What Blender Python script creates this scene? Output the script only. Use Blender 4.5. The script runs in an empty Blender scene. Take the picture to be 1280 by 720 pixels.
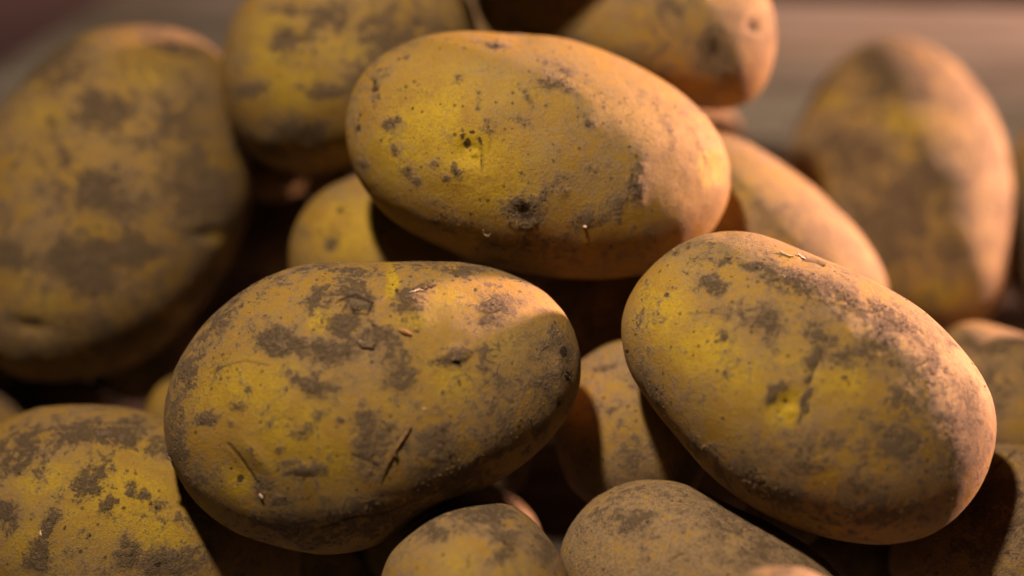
import bpy, math, random
import numpy as np
from mathutils import Vector, Matrix
from mathutils.bvhtree import BVHTree
random.seed(7); rng = np.random.default_rng(7)
SC = bpy.context.scene
COL = SC.collection
W0, H0 = 1280.0, 720.0
PITCH = math.radians(40.0)
D0 = 0.65                       # distance to the plane through the front of the pile
LENS = 100.0
FPX = LENS / 36.0 * W0
FWD = np.array([0.0, math.cos(PITCH), -math.sin(PITCH)])
UP = np.array([0.0, math.sin(PITCH), math.cos(PITCH)])
RIGHT = np.array([1.0, 0.0, 0.0])
CAM = np.array([0.0, 0.0, 0.101]) - FWD * D0

# ------------------------------------------------------------------ camera, world, lamps, exposure
cd = bpy.data.cameras.new('camera'); cam = bpy.data.objects.new('camera', cd); COL.objects.link(cam)
cam.location = CAM; cam.rotation_euler = (math.pi / 2 - PITCH, 0, 0)
cd.lens = LENS; cd.sensor_width = 36; cd.clip_start = 0.01; cd.clip_end = 50
cd.dof.use_dof = True; cd.dof.focus_distance = D0 - 0.001; cd.dof.aperture_fstop = 3.8; cd.dof.aperture_blades = 0
SC.camera = cam
SC.view_settings.view_transform = 'Standard'; SC.view_settings.look = 'None'
SC.view_settings.exposure = 0.0; SC.view_settings.gamma = 1.0
wd = bpy.data.worlds.new('World'); SC.world = wd; wd.use_nodes = True
bg = wd.node_tree.nodes['Background']; bg.inputs[0].default_value = (0.60, 0.36, 0.24, 1); bg.inputs[1].default_value = 0.001

def vdir(x, y, d):
    """direction in view terms (right, up, away) as a world vector"""
    v = RIGHT * x + UP * y + FWD * d
    return v / np.linalg.norm(v)

def lamp(name, direction, dist, size, power, color, target=(0, 0.0, 0.085), spread=180):
    l = bpy.data.lights.new(name, 'AREA'); l.shape = 'DISK'; l.size = size; l.energy = power; l.color = color; l.spread = math.radians(spread)
    o = bpy.data.objects.new(name, l); COL.objects.link(o)
    t = np.array(target); p = t + direction * dist
    o.location = p
    o.rotation_euler = Vector(t - p).to_track_quat('-Z', 'Y').to_euler()
    return o
lamp('overhead_lamp', vdir(-0.25, 0.76, -0.58), 0.85, 0.07, 1.18, (1.0, 0.80, 0.55), (0.03, 0.0, 0.10), 60)
lamp('side_lamp', vdir(0.86, 0.41, 0.40), 1.2, 0.095, 7.8, (1.0, 0.54, 0.38), (0.04, 0.0, 0.09), 60)

_l = lamp('floor_fill_light', np.array([0.0, 0.0, 1.0]), 0.50, 0.5, 2.0, (1.0, 0.66, 0.56), (-0.3, 1.6, -0.74), 150)  # added fill below the table top, only brightens the far floor
SC.cycles.max_bounces = 3; SC.cycles.diffuse_bounces = 1; SC.cycles.glossy_bounces = 2
try:
    SC.cycles.use_denoising = True
except Exception:
    pass

# ------------------------------------------------------------------ small helpers
def ray(px, py):
    v = FWD + RIGHT * (px - W0 / 2) / FPX + UP * (H0 / 2 - py) / FPX
    return v / np.linalg.norm(v)

def at(px, py, depth):
    r = ray(px, py)
    return CAM + r * (depth / (r @ FWD))

def on_table(px, py, z=0.0):
    r = ray(px, py); return CAM + r * ((z - CAM[2]) / r[2])

def project(P):
    v = P - CAM; dz = v @ FWD
    return W0 / 2 + (v @ RIGHT) / dz * FPX, H0 / 2 - (v @ UP) / dz * FPX

def _hash(ix, iy, iz, s):
    h = (ix.astype(np.int64) * 374761393 + iy.astype(np.int64) * 668265263 + iz.astype(np.int64) * 2147483647 + s * 1274126177) & 0xFFFFFFFF
    h = ((h ^ (h >> 13)) * 1274126177) & 0xFFFFFFFF
    return ((h ^ (h >> 16)) & 0xFFFF) / 32767.5 - 1.0

def noise3(P, scale, seed=0, octaves=2):
    out = np.zeros(len(P)); amp = 1.0
    for o in range(octaves):
        Q = P * scale * 2 ** o + 17.3 * o + 100.0
        I = np.floor(Q); F = Q - I; F = F * F * (3 - 2 * F); I = I.astype(np.int64)
        r = 0
        for dx in (0, 1):
            for dy in (0, 1):
                for dz in (0, 1):
                    w = (F[:, 0] if dx else 1 - F[:, 0]) * (F[:, 1] if dy else 1 - F[:, 1]) * (F[:, 2] if dz else 1 - F[:, 2])
                    r = r + w * _hash(I[:, 0] + dx, I[:, 1] + dy, I[:, 2] + dz, seed + o * 31)
        out += r * amp; amp *= 0.5
    return out

def set_props(o, label=None, category=None, group=None, kind=None):
    if label: o['label'] = label
    if category: o['category'] = category
    if group: o['group'] = group
    if kind: o['kind'] = kind
    return o

def mesh_obj(name, V, F, mat=None, parent=None, smooth=True):
    me = bpy.data.meshes.new(name)
    V = np.asarray(V, dtype=np.float64); F = np.asarray(F)
    if F.ndim == 2:
        n = F.shape[1]
        me.vertices.add(len(V)); me.vertices.foreach_set('co', V.astype(np.float32).ravel())
        me.loops.add(F.size); me.loops.foreach_set('vertex_index', F.astype(np.int32).ravel())
        me.polygons.add(len(F)); me.polygons.foreach_set('loop_start', np.arange(0, F.size, n, dtype=np.int32))
        me.update(calc_edges=True)
    me.validate()
    if smooth: me.polygons.foreach_set('use_smooth', np.ones(len(me.polygons), dtype=bool))
    o = bpy.data.objects.new(name, me); COL.objects.link(o)
    if mat: me.materials.append(mat)
    if parent is not None: o.parent = parent
    return o

_cs = {}
def cube_sphere(n):
    if n in _cs: return _cs[n]
    a = np.tan(np.linspace(-math.pi / 4, math.pi / 4, n + 1))
    U, V = np.meshgrid(a, a, indexing='ij'); one = np.ones_like(U)
    vs = []; fs = []; off = 0
    idx = np.arange((n + 1) ** 2).reshape(n + 1, n + 1)
    q = np.stack([idx[:-1, :-1], idx[1:, :-1], idx[1:, 1:], idx[:-1, 1:]], -1).reshape(-1, 4)
    for (x, y, z) in ((U, V, one), (V, U, -one), (one, U, V), (-one, V, U), (V, one, U), (U, -one, V)):
        vs.append(np.stack([x, y, z], -1).reshape(-1, 3)); fs.append(q + off); off += (n + 1) ** 2
    P = np.concatenate(vs); P /= np.linalg.norm(P, axis=1)[:, None]; F = np.concatenate(fs)
    key = np.round(P * 1e6).astype(np.int64)
    _, first, inv = np.unique(key, axis=0, return_index=True, return_inverse=True)
    inv = inv.ravel()
    _cs[n] = (P[first], inv[F]); return _cs[n]

# ------------------------------------------------------------------ potatoes: outline, distance, thickness
# each: outline in picture points, distance behind the focus plane (cm), half thickness (cm), depth slant (x, y), mesh detail
SPEC = {
 'A': dict(o=[(574.6,38.9),(522.7,48.3),(485,64.8),(456.6,90.8),(437.8,123.8),(434.9,156.9),(437.8,194.6),(452,232.4),(475.5,260.7),(508.6,286.7),(555.8,312.7),(603,331),(664.3,343),(730.4,350),(785,347),(840,330),(880,302),(907.4,262),(913.6,227.7),(909.8,194.7),(895.6,161.6),(872,133.3),(839,107.3),(801,83.7),(758.7,64.8),(711.5,50.7),(678.5,43.2),(643,44.8),(607.7,39.2)],
           d=2.2, T=2.55, s=(0.13, 0.10), n=190),
 'B': dict(o=[(418.9,325),(363,334.4),(318.9,350),(280,377.8),(246.7,411),(224.4,450),(208.9,488.9),(205,527.8),(210.6,561),(224.4,594.4),(252,633),(291,661),(341,680.6),(391,690.6),(435.6,689),(474.4,677.8),(513,652.8),(557.8,627.8),(602,611),(641,591.7),(680,558),(707.8,522),(721.7,494.4),(727,461),(719,422),(699.4,386),(669,358),(624.4,339),(569,326.7),(513,324),(469,326.7)],
           d=0.6, T=2.8, s=(-0.06, 0.12), n=190),
 'C': dict(o=[(900,287.5),(865,296),(830,319.6),(800.9,351.7),(783,381),(777.5,410),(780.4,439),(795,474),(818.4,515),(853.4,556),(888.4,596.8),(929,626),(981.8,652),(1034,669.8),(1086.8,676.8),(1133.5,675.6),(1168.5,662),(1203.5,631.8),(1226.9,596.8),(1239.7,561.8),(1242.6,526.8),(1235.6,491.8),(1215,451),(1186,416),(1145,381),(1104,354.6),(1063.5,337),(1022.6,319.6),(981.8,302),(940.9,291)],
           d=0.8, T=2.75, s=(0.02, 0.12), n=190),
 'D': dict(o=[(193,28),(253,46),(287,87),(302,153),(313,220),(307,280),(280,340),(240,395),(187,440),(120,467),(53,472),(0,455),(-35,400),(-45,300),(-30,200),(0,140),(20,115),(53,73),(107,38)],
           d=9.0, T=3.2, s=(0.0, 0.25), n=90),
 'E': dict(o=[(275,100),(282,50),(300,8),(340,-28),(400,-45),(480,-48),(550,-30),(592,5),(596,60),(570,120),(525,175),(480,203),(435,217),(390,219),(345,210),(308,187),(287,150)],
           d=8.0, T=2.9, s=(0.0, 0.15), n=90),
 'F': dict(o=[(967,40),(965,80),(950,110),(925,131),(890,139),(850,128),(780,115),(700,95),(640,65),(600,25),(590,-10),(610,-45),(680,-78),(780,-88),(880,-70),(940,-30),(962,5)],
           d=8.0, T=2.6, s=(-0.1, 0.15), n=90),
 'G': dict(o=[(900,162),(950,185),(1010,225),(1060,275),(1090,315),(1106,350),(1105,390),(1070,420),(1000,420),(920,395),(850,340),(820,270),(830,200),(860,168)],
           d=7.5, T=2.6, s=(0.1, 0.15), n=80),
 'H': dict(o=[(989,210),(994,170),(1013,122),(1050,70),(1103,43),(1154,50),(1199,83),(1237,134),(1256,192),(1265,256),(1262,320),(1250,371),(1225,402),(1180,412),(1110,398),(1050,360),(1005,290)],
           d=13.0, T=2.8, s=(0.0, 0.45), n=80),
 'I': dict(o=[(361,325),(366,288),(382,258),(410,234),(445,220),(490,215),(540,225),(575,260),(585,320),(570,380),(520,420),(450,425),(395,400),(367,365)],
           d=6.5, T=2.5, s=(0.0, 0.15), n=70),
 'J': dict(o=[(0,533),(23,518),(58,510),(117,507),(156,511),(200,520),(262,545),(320,590),(362,650),(376,710),(350,775),(280,820),(180,835),(60,820),(-30,765),(-62,680),(-50,600),(-28,555)],
           d=3.0, T=2.9, s=(0.0, 0.12), n=110),
 'K': dict(o=[(690,540),(700,480),(732,441),(770,421),(825,424),(868,455),(890,520),(884,590),(845,640),(775,648),(715,612)],
           d=3.9, T=1.9, s=(0.0, 0.1), n=70),
 'L': dict(o=[(468,760),(477,719),(489,687.5),(515.6,661),(553,637),(595,627.5),(632.5,628),(659,642),(680,666),(696,687.5),(709.6,714),(715,770),(690,840),(610,880),(520,860),(478,810)],
           d=-0.6, T=2.4, s=(0.0, 0.1), n=90),
 'M': dict(o=[(701.6,687.5),(709.6,666),(728,640),(755,616),(792,602.5),(829,601.4),(871.6,610.5),(914,632),(962,653),(999,674),(1031,698),(1055,725),(1080,775),(1075,830),(1010,865),(900,860),(790,820),(720,760),(700,720)],
           d=0.9, T=2.6, s=(0.0, 0.1), n=110),
 'N': dict(o=[(1165,440),(1185,412),(1215,403),(1250,407),(1300,430),(1345,480),(1360,550),(1330,610),(1270,620),(1205,590),(1165,540),(1150,485)],
           d=6.0, T=2.5, s=(0.0, 0.2), n=70),
 'O': dict(o=[(1112,720),(1125,650),(1170,590),(1215,562),(1255,555),(1300,566),(1370,620),(1390,720),(1340,800),(1250,830),(1160,800)],
           d=3.0, T=2.8, s=(0.0, 0.1), n=90),
 'P': dict(o=[(1252,240),(1268,180),(1310,140),(1380,145),(1430,230),(1440,310),(1415,385),(1360,420),(1300,405),(1262,350),(1250,290)],
           d=14.0, T=2.4, s=(0.0, 0.3), n=50),
 'Q': dict(o=[(905,770),(918,725),(945,712),(980,708),(1015,712),(1050,735),(1070,790),(1040,850),(975,880),(920,840)],
           d=-2.5, T=2.2, s=(0.0, 0.0), n=60),
 'R': dict(o=[(182,510),(195,488),(225,466),(280,455),(360,462),(420,500),(430,560),(390,620),(310,650),(230,630),(190,580),(180,540)],
           d=6.0, T=2.2, s=(0.0, 0.1), n=50),
}
def _ell(cx, cy, rx, ry, deg):
    a = math.radians(deg); t = np.linspace(0, 2 * math.pi, 28, endpoint=False)
    x = rx * np.cos(t) * (1 + .05 * np.cos(t)) ; y = ry * np.sin(t) * (1 + .07 * np.cos(t + 1))
    return [(cx + p * math.cos(a) - q * math.sin(a), cy + p * math.sin(a) + q * math.cos(a)) for p, q in zip(x, y)]
# filler potatoes deep in and around the heap, many added unseen to block light
FRONT = set(SPEC)
SPEC.update({
 'S': dict(o=_ell(70, 520, 120, 100, 10), d=11.5, T=2.3, s=(0, .2), n=40),
 'T': dict(o=_ell(575, 600, 150, 105, -20), d=6.0, T=2.3, s=(0, .1), n=40),
 'U': dict(o=_ell(700, 400, 150, 110, 15), d=9.5, T=2.4, s=(0, .2), n=40),
 'V': dict(o=_ell(800, 170, 170, 105, 10), d=14.0, T=2.4, s=(0, .3), n=40),
 'W': dict(o=_ell(560, 260, 120, 90, 10), d=10.8, T=2.2, s=(0, .3), n=40),
 'X': dict(o=_ell(1110, 580, 140, 110, 25), d=6, T=2.3, s=(0, .2), n=40),
 'f': dict(o=_ell(1080, 680, 105, 85, 10), d=4.6, T=2.0, s=(0, .1), n=40),
 'g': dict(o=_ell(665, 148, 140, 80, 10), d=10.2, T=1.7, s=(0, .2), n=40),
 'q': dict(o=_ell(640, -172, 120, 85, 5), d=4.7, T=1.9, s=(0, .1), n=40),  # out of view above, added to cast shade on F
 'u': dict(o=_ell(1450, 605, 125, 100, 5), d=5.8, T=2.3, s=(0, .1), n=40),
 'r': dict(o=_ell(410, 215, 100, 62, 5), d=11.5, T=1.5, s=(0, .2), n=40),
 's': dict(o=_ell(1010, 625, 95, 62, 15), d=4.8, T=1.4, s=(0, .1), n=40),
 't': dict(o=_ell(640, 325, 66, 46, 15), d=4.8, T=1.1, s=(0, .1), n=40),
 'v': dict(o=_ell(1065, 705, 95, 72, 15), d=3.5, T=1.4, s=(0, .1), n=40),
 'w': dict(o=_ell(330, 212, 62, 50, 15), d=10.8, T=1.2, s=(0, .2), n=40),
 'x': dict(o=_ell(975, 650, 50, 38, 15), d=4.6, T=.9, s=(0, .1), n=40),
 'n': dict(o=_ell(1110, 458, 75, 55, 30), d=3.9, T=1.0, s=(0, .1), n=40),
 'o': dict(o=_ell(800, -165, 170, 95, 5), d=9.3, T=2.7, s=(0, .2), n=40),  # unseen above the frame, added to keep side light off E
 'p': dict(o=_ell(745, 235, 80, 58, 10), d=6.0, T=1.4, s=(0, .1), n=40),
 'h': dict(o=_ell(-10, 470, 90, 75, 10), d=10.8, T=2.0, s=(0, .1), n=40),
 'i': dict(o=_ell(820, 210, 90, 66, 10), d=5.8, T=1.7, s=(0, .2), n=40),
 'j': dict(o=_ell(960, 470, 125, 95, 25), d=4.8, T=1.7, s=(0, .2), n=40),
 'k': dict(o=_ell(390, 690, 100, 80, 10), d=6.0, T=2.0, s=(0, .1), n=40),
 'l': dict(o=_ell(868, 345, 62, 50, 30), d=4.3, T=1.2, s=(0, .1), n=40),
 'm': dict(o=_ell(610, 60, 120, 90, 10), d=12.5, T=2.2, s=(0, .2), n=40),
 'Y': dict(o=_ell(330, 290, 100, 90, 20), d=12.0, T=2.0, s=(0, .2), n=40),
 'Z': dict(o=_ell(740, 385, 95, 75, 30), d=7.2, T=2.0, s=(0, .1), n=50),
 'a': dict(o=_ell(1425, 430, 140, 110, 60), d=5.0, T=2.5, s=(0, .2), n=40),  # out of view to the right, added to block side light on M, N, O
 'b': dict(o=_ell(-60, 560, 120, 90, 30), d=8.0, T=2.3, s=(0, .2), n=40),
 'c': dict(o=_ell(420, 170, 130, 100, 0), d=13.0, T=2.4, s=(0, .2), n=40),
 'd': dict(o=_ell(180, 450, 110, 80, 0), d=12.5, T=2.3, s=(0, .2), n=40),
 'e': dict(o=_ell(560, 680, 110, 80, 0), d=5.0, T=2.0, s=(0, .1), n=40),
})
FILL = [k for k in SPEC if k not in FRONT]
NH = 9
def fit_outline(pts):
    pts = np.array(pts, float)
    # resample the closed outline evenly, then take polar harmonics about its area centre
    Q = np.vstack([pts, pts[:1]]); seg = np.linalg.norm(np.diff(Q, axis=0), axis=1); s = np.r_[0, np.cumsum(seg)]
    t = np.linspace(0, s[-1], 400, endpoint=False)
    x = np.interp(t, s, Q[:, 0]); y = np.interp(t, s, Q[:, 1])
    A = 0.5 * np.sum(x * np.roll(y, -1) - np.roll(x, -1) * y)
    cx = np.sum((x + np.roll(x, -1)) * (x * np.roll(y, -1) - np.roll(x, -1) * y)) / (6 * A)
    cy = np.sum((y + np.roll(y, -1)) * (x * np.roll(y, -1) - np.roll(x, -1) * y)) / (6 * A)
    dx = x - cx; dy = -(y - cy); r = np.hypot(dx, dy); ph = np.arctan2(dy, dx)
    def basis(p, k): return np.stack([np.ones_like(p)] + [f(m * p) for m in range(1, k + 1) for f in (np.cos, np.sin)], -1)
    co = np.linalg.lstsq(basis(ph, NH), r, rcond=None)[0]
    Ms = np.cov(np.stack([dx, dy])); Minv = np.linalg.inv(Ms)
    def full(p): return basis(p, NH) @ co
    k = np.mean(r * np.sqrt(np.cos(ph) ** 2 * Minv[0, 0] + 2 * np.cos(ph) * np.sin(ph) * Minv[0, 1] + np.sin(ph) ** 2 * Minv[1, 1]))
    def ell(p): return k / np.sqrt(np.cos(p) ** 2 * Minv[0, 0] + 2 * np.cos(p) * np.sin(p) * Minv[0, 1] + np.sin(p) ** 2 * Minv[1, 1])
    return cx, cy, full, ell

class Body:
    def __init__(s, spec):
        s.spec = spec; s.cx, s.cy, s.full, s.ell = fit_outline(spec['o']); s.setd(spec['d'])
    def setd(s, d):
        s.d = d; s.depth = D0 + d * 0.01; s.C = at(s.cx, s.cy, s.depth)
        k = s.spec.get('k', 1.0); s.w = ray(s.cx, s.cy); s.x = np.cross(s.w, UP); s.x /= np.linalg.norm(s.x); s.y = np.cross(s.x, s.w)
        s.scale = np.linalg.norm(s.C - CAM) / FPX * k; s.T = s.spec['T'] * 0.01 * k
    def R(s, ph, rho):
        e = s.ell(ph); return (e + (s.full(ph) - e) * rho ** 2.5) * s.scale
    def points(s, N):
        """N: unit directions (right, up, towards the viewer)"""
        rho = np.hypot(N[:, 0], N[:, 1]); ph = np.arctan2(N[:, 1], N[:, 0]); R = s.R(ph, rho)
        x = R * N[:, 0]; y = R * N[:, 1]; a, b = s.spec['s']
        z = -s.T * N[:, 2] + a * x + b * y
        return s.C + np.outer(x, s.x) + np.outer(y, s.y) + np.outer(z, s.w)
    def inside(s, P):
        """>0 inside: rough depth in metres"""
        v = P - s.C; x = v @ s.x; y = v @ s.y; z = v @ s.w; a, b = s.spec['s']; z = z - a * x - b * y
        r = np.hypot(x, y); ph = np.arctan2(y, x); f = np.sqrt((r / s.R(ph, np.minimum(1, r / (s.ell(ph) * s.scale)))) ** 2 + (z / s.T) ** 2)
        return (1 - f) * s.T
# settled distances and sizes, so that the potatoes rest against each other without cutting in
DEPTH = {'A': (3.35, 1), 'B': (0.6, 1), 'C': (0.15, 1), 'D': (9.0, 1), 'E': (8.0, 1), 'F': (8.0, 1), 'G': (7.5, 1), 'H': (12.98, 1), 'I': (6.5, 1), 'J': (3.04, 1), 'K': (3.5, 1), 'L': (-0.77, 1), 'M': (0.28, 1), 'N': (6.87, 1), 'O': (2.71, 1), 'P': (14.06, 1), 'Q': (-4.41, 1), 'R': (7.55, 1), 'S': (10.04, 0.519), 'T': (7.97, 0.56), 'U': (10.88, 0.702), 'V': (15.2, 0.736), 'W': (11.39, 0.861), 'X': (7.22, 0.462), 'f': (6.79, 0.416), 'g': (10.23, 0.993), 'q': (4.7, 1), 'u': (6.61, 0.743), 'r': (13.11, 0.665), 's': (6.26, 0.691), 't': (5.59, 0.818), 'v': (4.88, 0.705), 'w': (11.64, 0.806), 'x': (4.6, 1), 'n': (3.9, 1), 'o': (9.61, 0.926), 'p': (7.17, 0.742), 'h': (11.2, 0.592), 'i': (6.15, 0.336), 'j': (4.96, 0.791), 'k': (5.84, 0.712), 'l': (4.68, 0.796), 'm': (13.3, 0.817), 'Y': (13.41, 0.7), 'Z': (7.46, 0.936), 'a': (4.93, 0.983), 'b': (7.68, 0.941), 'c': (15.3, 0.555), 'd': (11.3, 0.717), 'e': (5.0, 1)}
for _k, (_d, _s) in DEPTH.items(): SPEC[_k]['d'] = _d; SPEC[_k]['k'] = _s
BODY = {k: Body(v) for k, v in SPEC.items()}

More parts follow.
